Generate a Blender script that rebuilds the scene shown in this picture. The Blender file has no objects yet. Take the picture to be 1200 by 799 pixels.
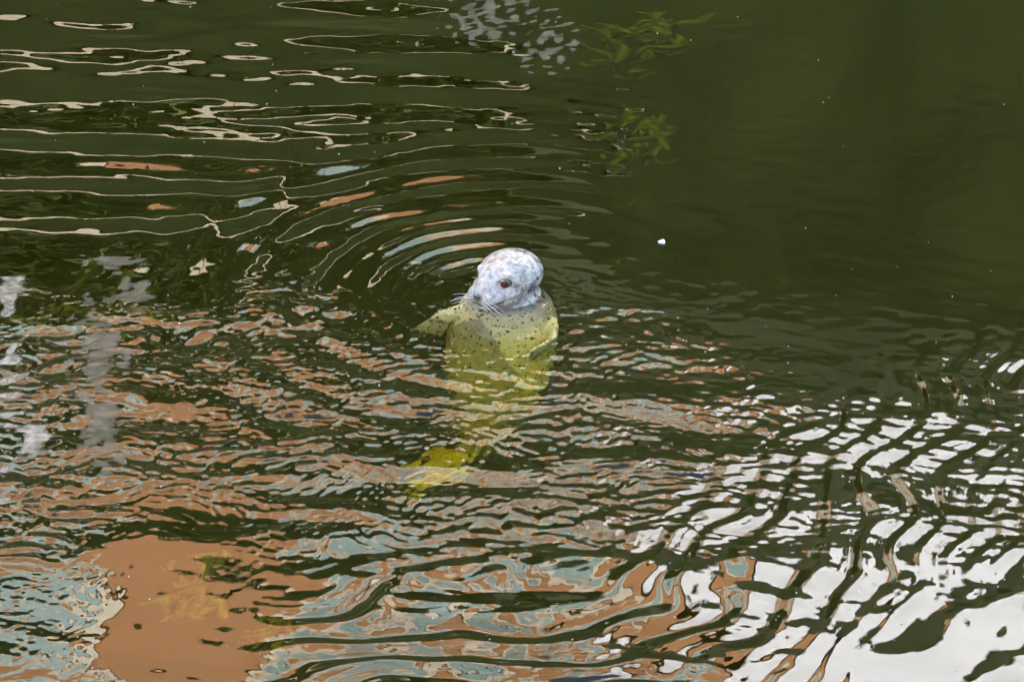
import bpy, bmesh, math, random
import numpy as np
from mathutils import Vector, Matrix
from mathutils.bvhtree import BVHTree

random.seed(7)
RNG = np.random.default_rng(11)
R = math.radians
scene = bpy.context.scene
C = scene.collection

# ------------------------------------------------------------------ camera
E = R(27.0)                      # how steeply the camera looks down
DIST = 12.0                      # camera to the water at the picture's centre
PX = 0.00235                     # metres per photo pixel, across the view, at the seal
AIM = Vector((0.016, -0.28, 0.0))
cam_d = bpy.data.cameras.new('camera')
cam = bpy.data.objects.new('camera', cam_d)
C.objects.link(cam)
cam.location = AIM + Vector((0, -DIST * math.cos(E), DIST * math.sin(E)))
cam.rotation_euler = (R(90) - E, 0, 0)
cam_d.sensor_width = 36.0
cam_d.lens = 36.0 / (1200 * PX / DIST)
cam_d.clip_end = 2000
scene.camera = cam


def pix(px, py, z=0.0):
    """point on the water (or any level z) that the photo pixel looks at"""
    u = (px - 600) * PX / DIST
    v = (399.5 - py) * PX / DIST
    d = Vector((u, math.cos(E) + v * math.sin(E), -math.sin(E) + v * math.cos(E)))
    t = (z - cam.location.z) / d.z
    return cam.location + d * t


# ------------------------------------------------------------------ sky, sun, exposure
SUN_EL, SUN_AZ = R(27), R(205)
world = bpy.data.worlds.new('World')
scene.world = world
world.use_nodes = True
wn = world.node_tree
sky = wn.nodes.new('ShaderNodeTexSky')
sky.sky_type = 'NISHITA'
sky.sun_disc = False
sky.sun_elevation = SUN_EL
sky.sun_rotation = SUN_AZ
sky.dust_density = 2.0
bg = wn.nodes['Background']
wn.links.new(sky.outputs[0], bg.inputs[0])
bg.inputs[1].default_value = 0.138
sun_d = bpy.data.lights.new('sun', 'SUN')
sun_d.energy = 5.0
sun_d.angle = R(0.5)
sun_d.color = (1.0, 0.96, 0.91)
sun = bpy.data.objects.new('sun', sun_d)
C.objects.link(sun)
to_sun = Vector((math.sin(SUN_AZ) * math.cos(SUN_EL), math.cos(SUN_AZ) * math.cos(SUN_EL), math.sin(SUN_EL)))
sun.rotation_euler = to_sun.to_track_quat('Z', 'Y').to_euler()
sun.location = to_sun * 60
vs = scene.view_settings
vs.view_transform = 'Standard'
vs.look = 'None'
vs.exposure = 2.97
vs.gamma = 1.0
vs.use_curve_mapping = False
scene.cycles.use_denoising = True
scene.cycles.volume_bounces = 2
scene.cycles.max_bounces = 10
scene.cycles.transmission_bounces = 8
scene.cycles.sample_clamp_indirect = 8.0
scene.cycles.blur_glossy = 0.0


# ------------------------------------------------------------------ helpers
def tag(o, label=None, cat=None, group=None, kind=None):
    if label: o['label'] = label
    if cat: o['category'] = cat
    if group: o['group'] = group
    if kind: o['kind'] = kind
    return o


def empty(name, loc=(0, 0, 0)):
    o = bpy.data.objects.new(name, None)
    C.objects.link(o)
    o.location = loc
    o.empty_display_size = 0.1
    return o


def mesh_obj(name, me, mat=None, parent=None, smooth=False):
    o = bpy.data.objects.new(name, me)
    C.objects.link(o)
    if mat and not me.materials: me.materials.append(mat)
    if parent:
        o.parent = parent
        bpy.context.view_layer.update()
        o.matrix_parent_inverse = parent.matrix_world.inverted()
    if smooth:
        me.polygons.foreach_set('use_smooth', [True] * len(me.polygons))
    return o


def from_bm(name, bm, mat=None, parent=None, smooth=False):
    me = bpy.data.meshes.new(name)
    bm.to_mesh(me); bm.free()
    return mesh_obj(name, me, mat, parent, smooth)


def box(bm, x0, x1, y0, y1, z0, z1):
    vs_ = [bm.verts.new(p) for p in ((x0, y0, z0), (x1, y0, z0), (x1, y1, z0), (x0, y1, z0),
                                     (x0, y0, z1), (x1, y0, z1), (x1, y1, z1), (x0, y1, z1))]
    for f in ((0, 3, 2, 1), (4, 5, 6, 7), (0, 1, 5, 4), (1, 2, 6, 5), (2, 3, 7, 6), (3, 0, 4, 7)):
        bm.faces.new([vs_[i] for i in f])


def box_obj(name, b, mat, parent=None):
    bm = bmesh.new(); box(bm, *b)
    return from_bm(name, bm, mat, parent)


def loft(bm, rings, cap=True):
    """rings: list of lists of points (same count)"""
    vr = [[bm.verts.new(p) for p in r] for r in rings]
    n = len(vr[0])
    for a, b in zip(vr[:-1], vr[1:]):
        for i in range(n):
            bm.faces.new((a[i], a[(i + 1) % n], b[(i + 1) % n], b[i]))
    if cap:
        bm.faces.new(vr[0][::-1]); bm.faces.new(vr[-1])


def tube(bm, pts, rads, seg=6, flat=1.0, side=None):
    """tapered tube along pts; flat < 1 squashes it perpendicular to 'side'"""
    rings = []
    prev = None
    for i, p in enumerate(pts):
        a = Vector(pts[max(i - 1, 0)]); b = Vector(pts[min(i + 1, len(pts) - 1)])
        t = (b - a).normalized()
        s = Vector(side) if side is not None else (prev if prev is not None else Vector((0.31, 0.2, 0.93)))
        s = (s - t * s.dot(t)).normalized()
        prev = s
        n = t.cross(s)
        r = rads[i]
        rings.append([Vector(p) + s * (math.cos(q) * r) + n * (math.sin(q) * r * flat)
                      for q in [2 * math.pi * k / seg for k in range(seg)]])
    loft(bm, rings)


def ellipsoid(bm, c, r, rot=None, seg=24):
    m = Matrix.Translation(c) @ (rot.to_4x4() if rot else Matrix.Identity(4)) @ Matrix.Diagonal((*r, 1))
    bmesh.ops.create_uvsphere(bm, u_segments=seg, v_segments=seg // 2, radius=1.0, matrix=m)


class Mat:
    def __init__(s, name):
        s.m = bpy.data.materials.new(name); s.m.use_nodes = True
        s.nt = s.m.node_tree
        s.b = s.nt.nodes['Principled BSDF']; s.out = s.nt.nodes['Material Output']

    def n(s, t, **kw):
        nd = s.nt.nodes.new(t)
        for k, v in kw.items():
            if k in nd.inputs: nd.inputs[k].default_value = v
            else: setattr(nd, k, v)
        return nd

    def l(s, a, b): s.nt.links.new(a, b)

    def coord(s, which='Object'):
        return s.n('ShaderNodeTexCoord').outputs[which]

    def noise(s, vec, scale, detail=4.0, rough=0.55):
        nd = s.n('ShaderNodeTexNoise')
        nd.inputs['Scale'].default_value = scale
        nd.inputs['Detail'].default_value = detail
        nd.inputs['Roughness'].default_value = rough
        if vec is not None: s.l(vec, nd.inputs['Vector'])
        return nd.outputs['Fac']

    def ramp(s, fac, stops):
        nd = s.n('ShaderNodeValToRGB')
        el = nd.color_ramp.elements
        while len(el) < len(stops): el.new(0.5)
        for e, (p, c) in zip(el, stops):
            e.position = p
            e.color = (c, c, c, 1) if isinstance(c, (int, float)) else (*c, 1)
        s.l(fac, nd.inputs[0])
        return nd.outputs[0]

    def mix(s, fac, a, b, mode='MIX'):
        nd = s.n('ShaderNodeMix', data_type='RGBA', blend_type=mode)
        for sock, v in ((nd.inputs[0], fac), (nd.inputs[6], a), (nd.inputs[7], b)):
            if isinstance(v, (int, float)): sock.default_value = v
            elif isinstance(v, tuple): sock.default_value = (*v, 1)
            else: s.l(v, sock)
        return nd.outputs[2]

    def math(s, op, a, b=0.0):
        nd = s.n('ShaderNodeMath', operation=op)
        for sock, v in zip(nd.inputs, (a, b)):
            if isinstance(v, (int, float)): sock.default_value = v
            else: s.l(v, sock)
        return nd.outputs[0]


def plain(name, c0, c1, scale=3.0, rough=0.8, spec=0.5):
    M = Mat(name)
    co = M.coord()
    f = M.ramp(M.noise(co, scale, 6), [(0.35, 0.0), (0.65, 1.0)])
    M.l(M.mix(f, c0, c1), M.b.inputs['Base Color'])
    M.b.inputs['Roughness'].default_value = rough
    M.b.inputs['Specular IOR Level'].default_value = spec
    return M.m


# ------------------------------------------------------------------ the place round the basin
m_bed = plain('mud', (0.010, 0.020, 0.006), (0.018, 0.030, 0.010), 1.5)
m_quay = plain('quay_stone', (0.16, 0.155, 0.14), (0.25, 0.24, 0.22), 2.0)
m_ivywall = plain('mossy_stone', (0.010, 0.013, 0.005), (0.022, 0.028, 0.010), 1.2, 0.95, 0.05)
m_coping = plain('cream_stone', (0.34, 0.29, 0.20), (0.42, 0.36, 0.26), 2.0)
m_terra = plain('terracotta_render', (0.345, 0.155, 0.060), (0.395, 0.185, 0.076), 0.6)
m_cream = plain('cream_paint', (0.55, 0.47, 0.36), (0.64, 0.55, 0.43), 1.0)
m_teal = plain('teal_shutter_paint', (0.17, 0.265, 0.26), (0.22, 0.32, 0.31), 1.0, 0.5)
m_white = plain('white_render', (0.86, 0.87, 0.895), (0.88, 0.89, 0.915), 0.8)
m_grey = plain('pale_grey_render', (0.55, 0.54, 0.52), (0.62, 0.61, 0.59), 0.8)
m_slate = plain('slate', (0.06, 0.06, 0.065), (0.09, 0.09, 0.095), 2.0, 0.6)
m_leaf = plain('hedge_leaf', (0.04, 0.055, 0.015), (0.085, 0.10, 0.035), 2.5, 0.7, 0.15)
m_bark = plain('bark', (0.05, 0.035, 0.02), (0.08, 0.06, 0.035), 8.0)
Mg = Mat('window_glass'); Mg.b.inputs['Base Color'].default_value = (0.02, 0.025, 0.03, 1); Mg.b.inputs['Roughness'].default_value = 0.06
m_glass = Mg.m

tag(box_obj('canal_bed', (-90, 90, -40, 40, -3.4, -3.0), m_bed), kind='structure')
tag(box_obj('quay', (-90, 90, -60, -9.6, -3.0, 3.55), m_quay), kind='structure')
tag(box_obj('terrace', (-90, 90, 10.6, 80, -3.0, 3.95), m_quay), kind='structure')

WALL_Y, WALL_H = 10.0, 4.0
rw = empty('retaining_wall', (0, WALL_Y, 0))
tag(rw, 'mossy dark stone retaining wall mirrored across the water', 'wall')
box_obj('wall_face', (-62.4, -0.302, WALL_Y, WALL_Y + 0.58, -3.0, WALL_H), m_ivywall, rw)


def wall_strip(name, lo, hi, y0, y1, mat):
    """wall between two height profiles, cut into short ragged steps"""
    bm = bmesh.new()
    rg = random.Random(5)
    x = lo[0][0]
    f = lambda pr, v: float(np.interp(v, [p[0] for p in pr], [p[1] for p in pr]))
    rings = []
    while x < 60:
        j_ = rg.uniform(-0.05, 0.05)
        rings.append([(x, y0, f(lo, x)), (x, y1, f(lo, x)), (x, y1, f(hi, x) + j_), (x, y0, f(hi, x) + j_)])
        x += rg.uniform(0.10, 0.25) if x < 6 else 3.0
    loft(bm, rings)
    return from_bm(name, bm, mat, rw)


prof = [(0.57, 4.85), (1.1, 5.08), (2.6, 5.3), (60, 5.4)]
wall_strip('wall_face', [(-0.3, -3.0), (60, -3.0)], [(-0.3, 3.9), (-0.1, 4.0), (0.2, 4.72), *prof], WALL_Y - 0.02, WALL_Y + 0.57, m_ivywall)
wall_strip('upper_wall', [(-0.1, 3.9), (0.2, 4.4), *[(a, b - 0.3) for a, b in prof]], [(-0.1, 4.0), (0.2, 5.2), (0.8, 6.2), (1.4, 6.6), (60, 6.6)],
           WALL_Y + 0.02, WALL_Y + 0.54, plain('weathered_stone', (0.030, 0.034, 0.018), (0.050, 0.054, 0.030), 0.9, 0.9, 0.1))
for i in range(20):
    x = -62.15 + 3.0 * i
    box_obj('coping_stone', (x + 0.01, x + 2.99, WALL_Y - 0.08, WALL_Y + 0.5, WALL_H + 0.002, WALL_H + 0.20), m_coping, rw)
x = -2.15
while x < 0.55:          # the worn end of the coping, stones broken and sunk
    w_ = random.uniform(0.12, 0.32); t_ = 0.2 * min(1.0, max(0.06, (0.6 - x) / 2.4)) * random.uniform(0.7, 1.0)
    box_obj('coping_stone', (x + 0.01, x + w_, WALL_Y - 0.08, WALL_Y + 0.5, WALL_H + 0.002, WALL_H + t_), m_coping, rw)
    x += w_ + (random.uniform(0.0, 0.22) if x > -1.0 else 0.0)


def shrub_mesh(seed, rx, ry, rz, n):
    """leaf clumps spread through an uneven crown"""
    rg = np.random.default_rng(seed)
    bm = bmesh.new()
    lobes = [(rg.uniform(-0.6, 0.6) * rx, rg.uniform(-0.4, 0.4) * ry, rg.uniform(0.25, 0.8) * rz, rg.uniform(0.35, 0.6)) for _ in range(9)]
    for k in range(n):
        cx, cy, cz, s = lobes[rg.integers(len(lobes))]
        d = rg.normal(size=3); d /= np.linalg.norm(d)
        q = s * rg.uniform(0.4, 1.0) ** 0.5
        p = Vector((cx + d[0] * q * rx, cy + d[1] * q * ry, max(0.05, cz + d[2] * q * rz * 0.7)))
        a = Vector(rg.normal(size=3)).normalized(); b = a.orthogonal().normalized()
        L = rg.uniform(0.07, 0.15)
        v = [bm.verts.new(p + a * L), bm.verts.new(p + b * L * 0.5), bm.verts.new(p - a * L), bm.verts.new(p - b * L * 0.5)]
        bm.faces.new(v)
    me = bpy.data.meshes.new('crown'); bm.to_mesh(me); bm.free()
    me.materials.append(m_leaf)
    return me


crowns = [shrub_mesh(s, 1.25, 0.75, 3.1, 7500) for s in (1, 2, 3)]
tb = bmesh.new()
tube(tb, [(0, 0, 0), (0.03, 0.02, 0.5), (0.0, 0.05, 1.1), (-0.05, 0.0, 1.7)], [0.09, 0.07, 0.05, 0.02], 7)
trunk_me = bpy.data.meshes.new('trunk'); tb.to_mesh(trunk_me); tb.free(); trunk_me.materials.append(m_bark)
for i in range(16):
    x = -13.5 + 1.75 * i + random.uniform(-0.2, 0.2)
    s = empty('shrub', (x, 11.3 + random.uniform(-0.15, 0.15), 3.95))
    tag(s, 'dark leafy shrub in the row on the terrace, mirrored in the water', 'shrub', 'shrubs along the terrace')
    c = mesh_obj('crown', crowns[i % 3]); c.parent = s
    t = mesh_obj('trunk', trunk_me); t.parent = s
    s.rotation_euler.z = random.uniform(-0.4, 0.4)
    s.scale = (1, 1, random.uniform(0.96, 1.08) * (1.16 if x > 1.3 else 1.0))


def building(name, label, x0, x1, y0, y1, z0, z1, wall, trim, cols, rows, win, shutters, bandz=()):
    b = empty(name, ((x0 + x1) / 2, y0, z0))
    tag(b, label, 'building')
    box_obj('wall', (x0, x1, y0, y1, z0, z1), wall, b)
    box_obj('roof', (x0 - 0.3, x1 + 0.3, y0 - 0.35, y1 + 0.3, z1 + 0.002, z1 + 0.35), m_slate, b)
    for z in bandz:
        box_obj('string_course', (x0, x1, y0 - 0.08, y0 - 0.001, z, z + 0.22), trim, b)
    w, h = win
    for cx in cols:
        for cz in rows:
            fr = box_obj('window_frame', (cx - w / 2 - 0.14, cx + w / 2 + 0.14, y0 - 0.07, y0 - 0.002, cz - h / 2 - 0.14, cz + h / 2 + 0.14), trim, b)
            box_obj('pane', (cx - w / 2, cx + w / 2, y0 - 0.075, y0 - 0.05, cz - h / 2, cz + h / 2), m_glass, fr)
            if shutters:
                for sx in (-1, 1):
                    a = cx + sx * (w / 2 + 0.16 + 0.30)
                    box_obj('shutter', (a - 0.30, a + 0.30, y0 - 0.12, y0 - 0.072, cz - h / 2 - 0.05, cz + h / 2 + 0.05), m_teal, fr)
    return b


FY = 12.4
tbd = building('terracotta_building', 'terracotta building with teal shutters and cream trim beyond the terrace', -16, 1.55, FY, 24, 3.95, 17,
               m_terra, m_cream, [], [], (1, 1), False, (6.95, 9.85, 13.1))
# tall teal painted door-and-window bays in cream surrounds
for cx, w in ((-14.0, 1.2), (-10.6, 1.2), (-7.2, 1.2), (-3.3, 1.2), (-0.82, 0.62), (0.50, 0.55)):
    for z0, z1 in (((7.3, 9.6),) if cx < -3 else ((7.35, 9.55), (10.3, 12.6), (13.6, 15.6))):
        fr = box_obj('window_frame', (cx - w / 2 - 0.17, cx + w / 2 + 0.17, FY - 0.08, FY - 0.002, z0 - 0.18, z1 + 0.18), m_cream, tbd)
        for sx in (-1, 1):
            a = cx + sx * (w / 4)
            box_obj('shutter', (a - w / 4 + 0.02, a + w / 4 - 0.02, FY - 0.14, FY - 0.082, z0, z1), m_teal, fr)
wbd = building('white_building', 'plain white building beside the terracotta one, mirrored in the ripples', 1.75, 16, FY - 0.5, 24, 3.95, 17.5,
               m_white, m_white, (7.5, 11.0, 14.0), (8.6, 12.2, 15.2), (1.0, 1.5), False)
# unseen block added behind the camera to keep the basin in shade
building('shade_blocker', 'unseen pale grey building added behind the viewpoint to shade the water', -48, 30, -32, -18, 3.55, 14.4,
         m_grey, m_cream, [-40 + 5 * i for i in range(14)], (6.2, 9.2, 12.2), (1.3, 1.9), False)

# ------------------------------------------------------------------ water
def axis(lo, hi, step, far):
    a = np.arange(lo, hi + step * 0.5, step)
    left, right = [], []
    s, p = step, lo
    while p > -far:
        s = min(s * 1.35, 8); p -= s; left.append(p)
    s, p = step, hi
    while p < far:
        s = min(s * 1.35, 8); p += s; right.append(p)
    return np.concatenate([np.array(left[::-1]), a, np.array(right)])


gx = axis(-1.72, 1.72, 0.0042, 85)
gy = axis(-2.75, 2.15, 0.0054, 9.6)
gy = np.clip(gy, -9.6, 10.0 - 0.003)
X, Y = np.meshgrid(gx, gy, indexing='xy')

# photo pixel of each water point, to place wave trains where they are
cl = np.array(cam.location)
dx_, dy_, dz_ = X - cl[0], Y - cl[1], -cl[2] * np.ones_like(X)
depth = dy_ * math.cos(E) - dz_ * math.sin(E)
depth = np.maximum(depth, 1.0)
PXX = 600 + dx_ / depth * DIST / PX
PYY = 399.5 - (dy_ * math.sin(E) + dz_ * math.cos(E)) / depth * DIST / PX


def sm(a, b, v):
    t = np.clip((v - a) / (b - a), 0, 1)
    return t * t * (3 - 2 * t)


def fbm(x, y, wl, seed, n=14, ang=0.0, spread=math.pi, band=0.35):
    """sum of sines, unit rms slope; wl wavelength, crests perpendicular to direction ang"""
    rg = np.random.default_rng(seed)
    h = np.zeros_like(x)
    for _ in range(n):
        k = 2 * math.pi / (wl * math.exp(rg.normal(0, band)))
        a = ang + rg.uniform(-spread, spread)
        h += math.sqrt(2.0 / n) / k * np.cos(k * (x * math.cos(a) + y * math.sin(a)) + rg.uniform(0, 6.283))
    return h


def patch(cx, cy, rx, ry):
    return np.exp(-(((PXX - cx) / rx) ** 2 + ((PYY - cy) / ry) ** 2))


rr = np.sqrt(X ** 2 + Y ** 2)
mod1 = fbm(X, Y, 0.9, 5, 10); mod1 /= mod1.std()
mod2 = fbm(X, Y, 0.5, 6, 10); mod2 /= mod2.std()
wob = fbm(X, Y, 0.35, 8, 12)           # bends wave fronts
far_fade = np.clip(1.0 - (np.maximum(np.abs(X) - 1.7, 0) + np.maximum(np.abs(Y) - 2.4, 0)) / 0.6, 0, 1)

H = np.zeros_like(X)
# long lazy swell, crests across the picture, dying out to the right at the top
a_top = (1 - sm(440, 730, PXX + 0.45 * (PYY - 60))) * (1 - 0.8 * sm(215, 320, PYY))
H += 0.042 * (a_top * (0.75 + 0.35 * np.clip(mod1, -1, 1)) + 0.04) * fbm(X, Y, 0.31, 21, 16, R(90), R(10), 0.25)
H += 0.012 * a_top * fbm(X, Y, 0.13, 22, 16, R(92), R(20), 0.3)
# choppy patch left and middle
flat_l = np.clip(1.3 * patch(225, 750, 185, 105) + 0.5 * patch(200, 640, 120, 50), 0, 1)
calm = np.clip(patch(592, 385, 85, 48) * 1.1, 0, 0.92)          # still water over the seal's chest
front = np.interp(PXX, [0, 250, 450, 560, 640, 730, 800, 930, 1200], [345, 350, 345, 330, 325, 322, 358, 384, 412])   # where the ruffled water begins
a_chop = sm(-45, 85, PYY - front + 14 * np.clip(mod2, -1, 1)) * (1 - 0.75 * sm(820, 1000, PXX)) * (1 - flat_l) * (1 - calm)
a_chop *= (1 - 0.40 * sm(640, 760, PXX) * (1 - sm(430, 520, PYY)))
deep = sm(600, 680, PYY) * sm(300, 420, PXX)
a_chop *= 1 - 0.30 * sm(600, 720, PYY)
xw = X + 0.25 * fbm(X, Y, 0.30, 35, 12); yw = Y + 0.25 * fbm(X, Y, 0.30, 36, 12)
gust = 0.65 + 0.45 * np.clip(mod2, -1.2, 1.2)
H += 0.038 * a_chop * gust * fbm(xw, yw, 0.10, 31, 24, R(95), R(45), 0.4)
H += 0.042 * a_chop * fbm(xw, yw, 0.21, 32, 18, R(85), R(30), 0.3)
H += 0.060 * (1 - 0.6 * deep) * a_chop * gust * fbm(xw, yw, 0.055, 33, 24, R(90), R(55), 0.35)
H += 0.060 * (1 - 0.9 * deep) * a_chop * fbm(xw, yw, 0.032, 34, 24, R(90), R(70), 0.3)
H += 0.035 * (1 - deep) * a_chop * np.clip(0.5 + 0.6 * mod1, 0, 1.3) * fbm(xw, yw, 0.021, 37, 24, R(90), R(80), 0.2)
# rings sent out by the seal
th = np.arctan2(Y, X)
ring_amp = np.exp(-((rr - 0.42) / 0.36) ** 2) * sm(0.13, 0.22, rr)
ring_side = (0.08 + 0.92 * sm(-0.35, 0.6, -np.cos(th - R(-10)))) * (1 - calm)
ring = np.cos(2 * math.pi * (rr + 0.35 * wob * 0.25) / 0.092 + 0.5)
H += 0.080 * (0.092 / 6.283) * 1.4 * ring_amp * ring_side * ring * (0.8 + 0.3 * np.clip(mod2, -1, 1))
ring2 = np.cos(2 * math.pi * (rr + 0.03 * wob) / 0.17)
H += 0.06 * (0.17 / 6.283) * 1.4 * np.exp(-((rr - 0.75) / 0.35) ** 2) * ring_side * ring2
# bowed wave train running out below the seal and up to the right
sg = 1 / (1 + np.exp(-np.clip((PXX - 720) / 80, -30, 30)))
soft = 80 * np.logaddexp(0, np.clip((PXX - 720) / 80, -30, 30))
phi = PYY / 86 + soft / 60 + (PYY - 640) * (1 / 45 - 1 / 86) * (1 - sg)
phi = phi + 60 * np.logaddexp(0, np.clip((PXX - 980) / 60, -30, 30)) / 75
phi = phi + 3.0 * wob + 3.2 * fbm(X, Y, 0.8, 9, 10)
bow_amp = sm(560, 760, PYY + 0.62 * np.maximum(PXX - 700, 0)) * sm(330, 470, PXX + 0.4 * (PYY - 600))
bow_amp *= sm(375, 430, PYY - 0.02 * (PXX - 900)) * (1 - 0.45 * (1 - sm(540, 680, PYY)) * sm(800, 900, PXX))
bow_amp *= 1 - 0.72 * sm(0, 140, (PXX - 900) + 1.5 * (PYY - 700))
corner = sm(960, 1090, PXX) * sm(600, 690, PYY)
bow_amp *= 1 - 0.75 * corner
bow = np.cos(2 * math.pi * phi) + 0.30 * np.cos(2 * math.pi * 2.0 * phi + 1.9)
H += 0.0036 * (1 - 0.3 * (1 - sm(620, 780, PXX))) * bow_amp * np.clip(0.85 + 0.30 * mod1 + 0.28 * mod2, 0.15, 1.5) * bow
fine_b = np.sqrt(bow_amp) * (0.12 + 0.75 * (1 - sm(560, 640, PYY)) + 0.3 * np.clip(mod2, 0, 1))
H += 0.030 * fine_b * fbm(xw, yw, 0.10, 41, 18, R(80), R(60), 0.3)
H += 0.020 * fine_b * fbm(xw, yw, 0.045, 42, 18, R(85), R(80), 0.3)
H += 0.055 * np.maximum(corner, 0.12 * bow_amp * sm(800, 900, PXX)) * np.clip(0.7 + 0.5 * mod2, 0.0, 1.4) * fbm(xw, yw, 0.19, 43, 18, R(-25), R(28), 0.45)
# small steep wavelets towards the right edge
a_r = sm(930, 1080, PXX) * sm(430, 520, PYY) * (1 - 0.97 * sm(580, 670, PYY))
H += 0.060 * a_r * np.clip(0.6 + 0.5 * mod2, 0.1, 1.3) * fbm(xw, yw, 0.055, 51, 28, R(90), R(55), 0.5)
# everywhere: a breath of fine ripple
H += 0.006 * fbm(X, Y, 0.09, 61, 18)
H *= far_fade
# meniscus where the water wets the head
H += 0.003 * np.exp(-np.maximum(rr - 0.10, 0) / 0.02) * (rr < 0.4)

nx, ny = len(gx), len(gy)
co = np.stack([X, Y, H], -1).reshape(-1, 3).astype(np.float32)
idx = np.arange(nx * ny).reshape(ny, nx)
quads = np.stack([idx[:-1, :-1], idx[:-1, 1:], idx[1:, 1:], idx[1:, :-1]], -1).reshape(-1, 4)


def grid_mesh(name, co, quads):
    me = bpy.data.meshes.new(name)
    me.vertices.add(len(co)); me.vertices.foreach_set('co', co.ravel())
    me.loops.add(quads.size); me.loops.foreach_set('vertex_index', quads.ravel().astype(np.int32))
    me.polygons.add(len(quads))
    me.polygons.foreach_set('loop_start', np.arange(0, quads.size, 4, dtype=np.int32))
    me.polygons.foreach_set('loop_total', np.full(len(quads), 4, dtype=np.int32))
    me.polygons.foreach_set('use_smooth', np.ones(len(quads), dtype=bool))
    me.update(calc_edges=True)
    return me


W = Mat('canal_water')
W.nt.nodes.remove(W.b)
gl = W.n('ShaderNodeBsdfGlass'); gl.inputs['IOR'].default_value = 1.38; gl.inputs['Roughness'].default_value = 0.0
W.l(gl.outputs[0], W.out.inputs['Surface'])
va = W.n('ShaderNodeVolumeAbsorption'); va.inputs['Color'].default_value = (0.936, 0.908, 0.0, 1); va.inputs['Density'].default_value = 3.2
vsn = W.n('ShaderNodeVolumeScatter'); vsn.inputs['Color'].default_value = (0.27, 0.60, 0.66, 1); vsn.inputs['Density'].default_value = 0.048; vsn.inputs['Anisotropy'].default_value = 0.1
ad = W.n('ShaderNodeAddShader')
W.l(va.outputs[0], ad.inputs[0]); W.l(vsn.outputs[0], ad.inputs[1]); W.l(ad.outputs[0], W.out.inputs['Volume'])
water = mesh_obj('water', grid_mesh('water', co, quads), W.m)
tag(water, kind='structure')


def water_z(x, y):
    i = int(np.clip(np.searchsorted(gx, x), 1, nx - 1)); j = int(np.clip(np.searchsorted(gy, y), 1, ny - 1))
    return float(H[j, i])


# ------------------------------------------------------------------ seal
root = empty('seal', (0, 0, 0))
tag(root, 'spotted grey seal floating upright with pale head above rippled water', 'seal')
YAW = R(39)
fwd = Vector((-math.sin(YAW), -math.cos(YAW), 0.0))         # where the muzzle points
lft = Vector((0, 0, 1)).cross(fwd)                           # the seal's own left
HC = Vector((0.004, 0.0, 0.068))                             # middle of the skull
PITCH = R(-4)
HM = Matrix(((fwd.x, lft.x, 0), (fwd.y, lft.y, 0), (0, 0, 1))) @ Matrix.Rotation(-PITCH, 3, 'Y')


def hp(f, l, u):
    return HC + HM @ Vector((f, l, u))


bm = bmesh.new()


def he(f, l, u, rf, rl, ru):
    ellipsoid(bm, hp(f, l, u), (rf, rl, ru), HM)


he(-0.012, 0, -0.004, 0.098, 0.092, 0.064)      # skull
he(0.035, 0, 0.002, 0.070, 0.067, 0.052)       # forehead
he(0.030, 0, -0.028, 0.088, 0.081, 0.050)      # cheeks
for s in (-1, 1):
    he(0.100, 0.021 * s, -0.022, 0.038, 0.033, 0.028)   # whisker pads
    he(0.058, 0.042 * s, 0.034, 0.022, 0.016, 0.010)    # brows
he(0.082, 0, 0.002, 0.052, 0.034, 0.030)       # bridge of the nose
he(0.130, 0, -0.006, 0.014, 0.017, 0.013)      # nose tip
he(0.080, 0, -0.048, 0.050, 0.042, 0.022)      # chin
# trunk: rings down a bent spine
spine = [(0.03, 0.000, 0.012, 0.082, 0.086), (-0.02, 0.002, 0.012, 0.108, 0.108), (-0.07, 0.000, 0.005, 0.130, 0.127),
         (-0.13, -0.004, -0.015, 0.146, 0.140), (-0.22, -0.012, -0.055, 0.156, 0.148), (-0.32, -0.020, -0.105, 0.156, 0.148),
         (-0.42, -0.026, -0.160, 0.143, 0.138), (-0.52, -0.034, -0.215, 0.120, 0.118), (-0.60, -0.046, -0.26, 0.094, 0.094),
         (-0.66, -0.062, -0.295, 0.068, 0.070), (-0.71, -0.085, -0.325, 0.050, 0.052), (-0.735, -0.10, -0.34, 0.040, 0.040)]
loft(bm, [[Vector((cx + rx * math.cos(q), cy + ry * math.sin(q), z)) for q in [2 * math.pi * k / 40 for k in range(40)]]
          for z, cx, cy, rx, ry in spine])


def flipper(base, elbow, tip, side, w0, w1, digits=5, spread=0.5):
    """arm loft with a fan of blunt digits"""
    base, elbow, tip = Vector(base), Vector(elbow), Vector(tip)
    tube(bm, [base, base.lerp(elbow, 0.5), elbow, elbow.lerp(tip, 0.45), elbow.lerp(tip, 0.75)],
         [w0 * 0.9, w0, w0 * 0.95, w1, w1 * 0.8], 18, 0.34, side)
    ax = (tip - elbow); L = ax.length; ax.normalize()
    sd = Vector(side); sd = (sd - ax * sd.dot(ax)).normalized()
    for k in range(digits):
        q = (k / (digits - 1) - 0.5)
        p0 = elbow + ax * (0.25 * L) + sd * (q * w1 * 1.3)
        ln = L * (0.78 - 0.22 * (k / (digits - 1)))
        p1 = p0 + (ax + sd * (q * spread)).normalized() * ln
        tube(bm, [p0, p0.lerp(p1, 0.6), p1], [w1 * 0.30, w1 * 0.27, w1 * 0.14], 10, 0.6, side)


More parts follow.
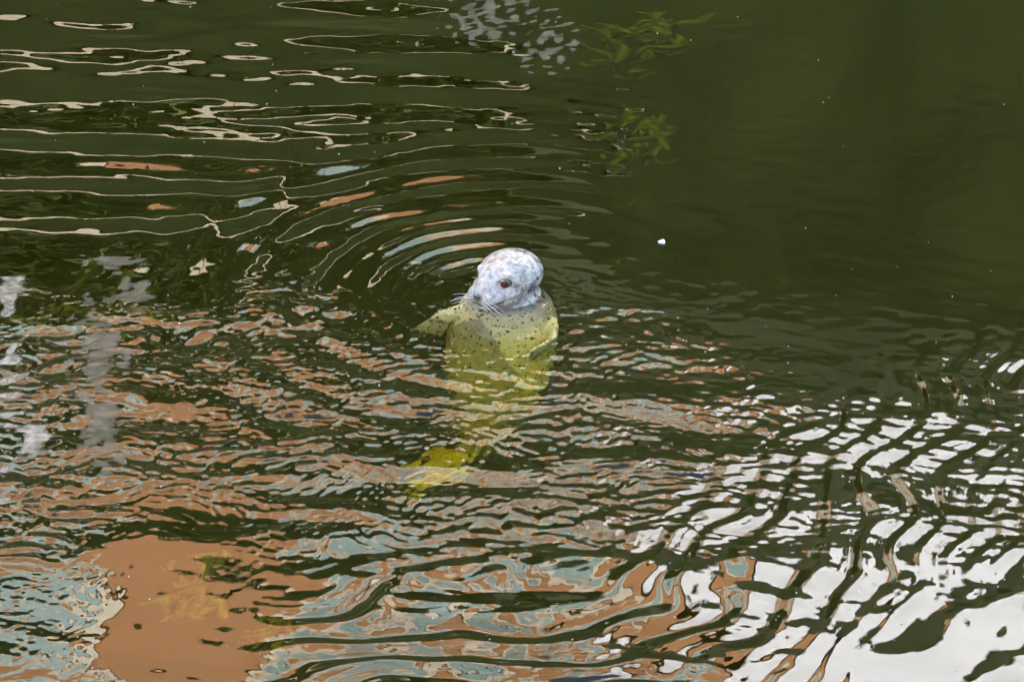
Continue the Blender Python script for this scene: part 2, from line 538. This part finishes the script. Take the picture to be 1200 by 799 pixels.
flipper((-0.100, -0.02, -0.070), (-0.172, -0.04, -0.100), (-0.232, -0.09, -0.200), (0.78, -0.25, -0.45), 0.034, 0.034)
flipper((0.125, -0.05, -0.13), (0.128, -0.165, -0.135), (0.050, -0.255, -0.170), (0.3, 0.25, 0.85), 0.044, 0.040)
for ax_, ay_ in ((-0.25, -0.06), (-0.19, 0.06)):       # hind flippers, swept to one side
    flipper((-0.085, -0.32, -0.70), (-0.135, -0.35 + ay_ * 0.4, -0.735), (ax_ - 0.06, -0.42 + ay_, -0.79), (0.2, 0.9, 0.3), 0.040, 0.048, 5, 0.7)

tmp = from_bm('seal_tmp', bm)
rm = tmp.modifiers.new('remesh', 'REMESH'); rm.mode = 'VOXEL'; rm.voxel_size = 0.0048; rm.use_smooth_shade = True
smo = tmp.modifiers.new('smooth', 'SMOOTH'); smo.factor = 0.5; smo.iterations = 9
dg = bpy.context.evaluated_depsgraph_get()
body_me = bpy.data.meshes.new_from_object(tmp.evaluated_get(dg))
bpy.data.objects.remove(tmp)
body_me.name = 'body'

# carve shallow sockets and a mouth crease, then store where the head is
nv = len(body_me.vertices)
P = np.zeros(nv * 3, dtype=np.float32); body_me.vertices.foreach_get('co', P); P = P.reshape(-1, 3)
Minv = np.array(HM.inverted())
L = (P - np.array(HC)) @ Minv.T
N = np.zeros(nv * 3, dtype=np.float32); body_me.vertices.foreach_get('normal', N); N = N.reshape(-1, 3)
dsp = np.zeros(nv)
EYE = (0.072, 0.050, 0.016)
for s in (-1, 1):
    d2 = ((L[:, 0] - EYE[0]) / 0.020) ** 2 + ((L[:, 1] - s * EYE[1]) / 0.022) ** 2 + ((L[:, 2] - EYE[2]) / 0.015) ** 2
    dsp -= 0.006 * np.exp(-d2)
crease = np.exp(-((L[:, 2] + 0.046 - 0.012 * np.abs(L[:, 1]) / 0.05) / 0.0045) ** 2) * (L[:, 0] > 0.055)
dsp -= 0.0035 * crease
dsp -= 0.003 * np.exp(-(L[:, 1] / 0.006) ** 2) * (L[:, 0] > 0.10) * (L[:, 2] < -0.01)
P = P + N * dsp[:, None]
body_me.vertices.foreach_set('co', P.astype(np.float32).ravel())
at = body_me.attributes.new('headpos', 'FLOAT_VECTOR', 'POINT')
at.data.foreach_set('vector', L.astype(np.float32).ravel())
body_me.update()

S = Mat('seal_fur')
co_ = S.coord()
atn = S.n('ShaderNodeAttribute', attribute_name='headpos')
sep = S.n('ShaderNodeSeparateXYZ'); S.l(atn.outputs['Vector'], sep.inputs[0])
sepo = S.n('ShaderNodeSeparateXYZ'); S.l(co_, sepo.inputs[0])
# spots
warp = S.n('ShaderNodeTexNoise', Scale=26.0); warp.inputs['Detail'].default_value = 3; S.l(co_, warp.inputs['Vector'])
wv = S.n('ShaderNodeVectorMath', operation='MULTIPLY_ADD'); wv.inputs[1].default_value = (0.03, 0.03, 0.03)
S.l(warp.outputs['Color'], wv.inputs[0]); S.l(co_, wv.inputs[2])


def spots(scale, lo, hi, keep):
    vo = S.n('ShaderNodeTexVoronoi'); vo.inputs['Scale'].default_value = scale
    S.l(wv.outputs[0], vo.inputs['Vector'])
    s1 = S.ramp(vo.outputs['Distance'], [(lo, 1.0), (hi, 0.0)])
    sc = S.n('ShaderNodeSeparateColor'); S.l(vo.outputs['Color'], sc.inputs[0])
    s2 = S.ramp(sc.outputs[0], [(keep - 0.02, 0.0), (keep + 0.02, 1.0)])
    return S.math('MULTIPLY', s1, s2)


sp = S.math('MAXIMUM', spots(42, 0.18, 0.30, 0.35), spots(80, 0.22, 0.36, 0.45))
back = S.ramp(S.math('ADD', S.math('MULTIPLY', sep.outputs[0], -3.0), S.noise(co_, 14, 4)), [(0.28, 0.0), (0.62, 1.0)])
mott = S.ramp(S.noise(co_, 85, 6, 0.7), [(0.46, 0.0), (0.66, 1.0)])
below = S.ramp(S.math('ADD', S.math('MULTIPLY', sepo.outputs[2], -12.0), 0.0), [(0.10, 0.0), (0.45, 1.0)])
head_c = S.mix(mott, (0.43, 0.40, 0.36), (0.15, 0.145, 0.14))
dk = S.math('MULTIPLY', back, S.ramp(S.noise(co_, 48, 4, 0.6), [(0.49, 0.0), (0.55, 1.0)]))
head_c = S.mix(dk, head_c, (0.06, 0.06, 0.065))
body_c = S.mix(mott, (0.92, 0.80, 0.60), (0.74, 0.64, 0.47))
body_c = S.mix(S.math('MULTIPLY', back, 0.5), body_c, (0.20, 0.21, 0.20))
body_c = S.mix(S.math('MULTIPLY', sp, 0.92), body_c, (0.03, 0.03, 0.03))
col = S.mix(below, head_c, body_c)  # fur painted paler, yellower below the waterline to offset dim underwater light
# dark nose and lip line
nose = S.ramp(S.math('ADD', sep.outputs[0], S.math('MULTIPLY', S.math('ABSOLUTE', sep.outputs[1]), -0.4)), [(0.127, 0.0), (0.133, 1.0)])
col = S.mix(S.math('MULTIPLY', nose, 0.6), col, (0.12, 0.10, 0.11))
S.l(col, S.b.inputs['Base Color'])
S.b.inputs['Roughness'].default_value = 0.38
S.b.inputs['Coat Weight'].default_value = 0.25
S.b.inputs['Coat Roughness'].default_value = 0.22
bmp = S.n('ShaderNodeBump', Strength=0.35, Distance=0.004)
S.l(S.noise(co_, 160, 4, 0.6), bmp.inputs['Height']); S.l(bmp.outputs[0], S.b.inputs['Normal'])
body = mesh_obj('body', body_me, None, root, True)
body_me.materials.clear(); body_me.materials.append(S.m)

bvh = BVHTree.FromPolygons([Vector(p) for p in P.tolist()], [tuple(p.vertices) for p in body_me.polygons])


def on_head(l, u, f=0.4, off=0.0):
    """point on the head surface, shot back along the seal's own axis"""
    hit = bvh.ray_cast(hp(f, l, u), HM @ Vector((-1, 0, 0)))
    p = hit[0] if hit[0] is not None else hp(0.1, l, u)
    return p + (HM @ Vector((1, 0, 0))) * off


Me = Mat('seal_eye')
Me.l(Me.mix(Me.ramp(Me.noise(Me.coord(), 60, 3), [(0.4, 0.0), (0.6, 1.0)]), (0.10, 0.022, 0.016), (0.035, 0.012, 0.010)), Me.b.inputs['Base Color'])
Me.b.inputs['Roughness'].default_value = 0.12
Me.b.inputs['Coat Weight'].default_value = 1.0; Me.b.inputs['Coat Roughness'].default_value = 0.02
m_lid = plain('wet_dark_skin', (0.03, 0.028, 0.03), (0.06, 0.055, 0.055), 60, 0.35)
m_whisk = plain('whisker_hair', (0.75, 0.73, 0.70), (0.82, 0.80, 0.78), 20, 0.4)
for s in (-1, 1):
    d = HM @ Vector((0.62, 0.74 * s, 0.18)).normalized()
    hit = bvh.ray_cast(hp(EYE[0], EYE[1] * s, EYE[2]) + d * 0.2, -d)[0] or hp(EYE[0], EYE[1] * s, EYE[2])
    b2 = bmesh.new(); ellipsoid(b2, (0, 0, 0), (0.022, 0.022, 0.022), None, 20)
    eye = from_bm('eye', b2, Me.m, None, True)
    eye.location = hit - d * 0.0150; eye.parent = root
    b3 = bmesh.new()
    q = d.to_track_quat('Z', 'Y').to_matrix()
    up = HM @ Vector((0, 0, 1)); a1 = up.cross(d).normalized(); a2 = d.cross(a1)
    pts = [hit - d * 0.001 + a1 * math.cos(t) * 0.0190 + a2 * (math.sin(t) * 0.0135 - 0.002 * math.cos(t)) for t in [2 * math.pi * k / 20 for k in range(21)]]
    tube(b3, pts, [0.0028] * 21, 6)
    lid = from_bm('eyelid', b3, m_lid, None, True); lid.parent = root
    # nostril: a slanted slit
    b4 = bmesh.new()
    pts = [on_head(s * (0.004 + 0.005 * t), -0.004 - 0.012 * (1 - t), 0.4, -0.0006) for t in (0.0, 0.33, 0.66, 1.0)]
    tube(b4, pts, [0.0012, 0.0026, 0.0026, 0.0012], 6)
    o = from_bm('nostril', b4, m_lid, None, True); o.parent = root
    # whiskers
    for k in range(6):
        row, c_ = k // 3, k % 3
        l0, u0 = s * (0.016 + 0.012 * c_), -0.018 - 0.010 * row
        p0 = on_head(l0, u0)
        out = HM @ Vector((0.45 - 0.15 * c_, s * 0.85, -0.10 - 0.16 * row)).normalized()
        ln = random.uniform(0.05, 0.085)
        pts = [p0 + out * (ln * t) + Vector((0, 0, -0.018 * t * t)) + (HM @ Vector((-0.02 * t * t, 0, 0))) for t in (0, 0.3, 0.6, 0.85, 1.0)]
        b5 = bmesh.new(); tube(b5, pts, [0.0006, 0.0005, 0.0004, 0.0003, 0.0002], 5)
        o = from_bm('whisker', b5, m_whisk, None, True); o.parent = root
    # ear opening
    he_ = bvh.ray_cast(hp(-0.022, 0.3 * s, 0.004), HM @ Vector((0, -s, 0)))[0]
    if he_:
        b6 = bmesh.new(); ellipsoid(b6, he_, (0.005, 0.003, 0.006), HM, 10)
        o = from_bm('ear_opening', b6, m_lid, None, True); o.parent = root
b7 = bmesh.new()
pts = [on_head(l, -0.043 + 0.012 * abs(l) / 0.05, 0.4, 0.0002) for l in np.linspace(-0.056, 0.056, 15)]
tube(b7, pts, [0.0010] + [0.0028] * 13 + [0.0010], 6)
o = from_bm('mouth_line', b7, m_lid, None, True); o.parent = root

# ------------------------------------------------------------------ film and froth lying on the water
nz = fbm(xw, yw, 0.16, 71, 20, R(20), R(90), 0.4); nz /= nz.std()
nz2 = fbm(xw, yw, 0.045, 72, 20, 0, math.pi, 0.4); nz2 /= nz2.std()
area = np.zeros_like(X)
for cx, cy, rx, ry, a in ((115, 420, 24, 50, 1.2), (120, 505, 20, 45, 1.2), (130, 310, 30, 12, 0.9), (150, 345, 22, 14, 0.8),
                          (565, 18, 40, 26, 0.75), (640, 50, 30, 30, 0.55)):
    area = np.maximum(area, a * patch(cx, cy, rx, ry))
film = 0.7 * sm(0.45, 0.58, area * 0.95 + 0.22 * nz + 0.30 * nz2) * (area > 0.08)
net_area = np.maximum.reduce([patch(14, 350, 26, 45), patch(12, 440, 26, 70), patch(38, 510, 34, 50), patch(0, 575, 20, 40)])
nz3 = fbm(xw, yw, 0.20, 73, 16, 0, math.pi, 0.3); nz3 /= nz3.std()
net = sm(0.50, 0.75, net_area * 1.15 - 0.55 * np.abs(nz3) + 0.12 * nz2) * (net_area > 0.1)
film = np.maximum(film, net)
keep = film.reshape(-1)[quads].max(1) > 0.02
fq = quads[keep]
used, inv = np.unique(fq, return_inverse=True)
fco = co[used].copy(); fco[:, 2] += 0.0015
fme = grid_mesh('foam', fco, inv.reshape(-1, 4))
fb = fme.attributes.new('froth', 'FLOAT', 'POINT'); fb.data.foreach_set('value', net.reshape(-1)[used].astype(np.float32))
fa = fme.attributes.new('film', 'FLOAT', 'POINT'); fa.data.foreach_set('value', film.reshape(-1)[used].astype(np.float32))
F = Mat('water_film')
cf = F.coord()
fan = F.n('ShaderNodeAttribute', attribute_name='film')
fbn = F.n('ShaderNodeAttribute', attribute_name='froth')
grey = F.mix(F.ramp(F.noise(cf, 30, 5), [(0.4, 0.0), (0.65, 1.0)]), (0.085, 0.085, 0.060), (0.12, 0.118, 0.085))
pale = F.mix(F.ramp(F.noise(cf, 45, 5), [(0.4, 0.0), (0.65, 1.0)]), (0.16, 0.155, 0.12), (0.36, 0.34, 0.28))
F.l(F.mix(fbn.outputs['Fac'], grey, pale), F.b.inputs['Base Color'])
F.b.inputs['Roughness'].default_value = 0.45
F.l(F.math('MULTIPLY', fan.outputs['Fac'], F.ramp(F.noise(cf, 14, 4), [(0.35, 0.45), (0.65, 0.85)])), F.b.inputs['Alpha'])
tag(mesh_obj('foam', fme, F.m), 'thin grey film of froth drifting on the rippled water', 'foam', kind='stuff')

# ------------------------------------------------------------------ seaweed under the surface
m_weed = plain('olive_seaweed_blade', (0.03, 0.035, 0.006), (0.06, 0.065, 0.010), 9, 0.6)
m_weed_y = plain('yellow_seaweed_blade', (0.10, 0.08, 0.012), (0.15, 0.12, 0.018), 9, 0.6)
m_weed.use_backface_culling = False


def seaweed(px, py, depth, length, n, seed, label, lean, mat):
    rg = random.Random(seed)
    p = pix(px, py)
    base = Vector((p.x, p.y + 0.9 * depth, -depth))
    r_ = empty('seaweed', base)
    tag(r_, label, 'seaweed', 'seaweed under the surface')
    for k in range(n):
        b = bmesh.new()
        a = rg.uniform(0, 6.283); L_ = length * rg.uniform(0.6, 1.1); w = rg.uniform(0.018, 0.034)
        d = Vector((math.cos(a) * 0.6 + lean[0], math.sin(a) * 0.6 + lean[1], rg.uniform(-0.1, 0.6))).normalized()
        sd = Vector((-d.y, d.x, rg.uniform(-0.3, 0.3))).normalized()
        prev = None
        o0 = Vector((rg.uniform(-1, 1) * length * 0.5, rg.uniform(-1, 1) * length * 0.9, rg.uniform(-0.05, 0.05)))
        for i in range(9):
            t = i / 8
            c_ = o0 + d * (L_ * t) + sd * (0.025 * math.sin(5 * t + a)) + Vector((0, 0, 0.02 * math.sin(7 * t + 2 * a)))
            ww = w * (0.35 + 1.3 * t * (1 - t) * 2) * (1 + 0.3 * math.sin(11 * t + a)) + 0.001
            up = Vector((0, 0, 0.003))
            ring_ = [b.verts.new(c_ + sd * ww), b.verts.new(c_ + up), b.verts.new(c_ - sd * ww), b.verts.new(c_ - up)]
            if prev:
                for q in range(4):
                    b.faces.new((prev[q], prev[(q + 1) % 4], ring_[(q + 1) % 4], ring_[q]))
            prev = ring_
        f = from_bm('frond', b, mat, None, True); f.parent = r_


seaweed(758, 60, 0.45, 0.20, 34, 3, 'pale yellow green seaweed clump under the smooth dark water', (0, 0.3), m_weed)
seaweed(742, 175, 0.55, 0.15, 20, 4, 'small olive seaweed clump below grey streaks behind the seal', (0, 0.3), m_weed)
seaweed(208, 705, 0.42, 0.11, 16, 5, 'yellow seaweed clump under the smooth terracotta reflection', (-0.2, 0), m_weed_y)
seaweed(300, 768, 0.45, 0.07, 10, 6, 'smaller yellow seaweed tuft between terracotta and teal reflections', (0, 0.1), m_weed_y)
seaweed(85, 372, 0.45, 0.18, 22, 8, 'olive seaweed clump beside the drifting grey film', (0, 0.2), m_weed)

# ------------------------------------------------------------------ scraps floating on the water
m_feather = plain('white_down', (0.66, 0.65, 0.62), (0.75, 0.74, 0.72), 40, 0.7)
p = pix(775, 285)
b = bmesh.new()
out = [(-0.010, 0.000), (-0.004, 0.007), (0.002, 0.013), (0.007, 0.015), (0.009, 0.006), (0.011, -0.006), (0.004, -0.008), (-0.003, -0.004)]
top = [b.verts.new((x, y, 0.004 + 0.15 * abs(x))) for x, y in out]; bot = [b.verts.new((x, y, 0.0)) for x, y in out]
b.faces.new(top); b.faces.new(bot[::-1])
for i in range(8): b.faces.new((bot[i], bot[(i + 1) % 8], top[(i + 1) % 8], top[i]))
f = from_bm('feather', b, m_feather); f.location = (p.x, p.y, water_z(p.x, p.y) + 0.001)
tag(f, 'tiny white down feather floating on smooth dark green water', 'feather')
spk = bmesh.new()
for k in range(120):
    px_, py_ = random.uniform(5, 1195), random.uniform(5, 795)
    p = pix(px_, py_)
    z = water_z(p.x, p.y) + 0.0012
    r = random.uniform(0.0008, 0.0022)
    bmesh.ops.create_icosphere(spk, subdivisions=1, radius=r, matrix=Matrix.Translation((p.x, p.y, z)))
tag(from_bm('floating_specks', spk, m_feather), 'pale specks of dust scattered over the water', 'specks', kind='stuff')
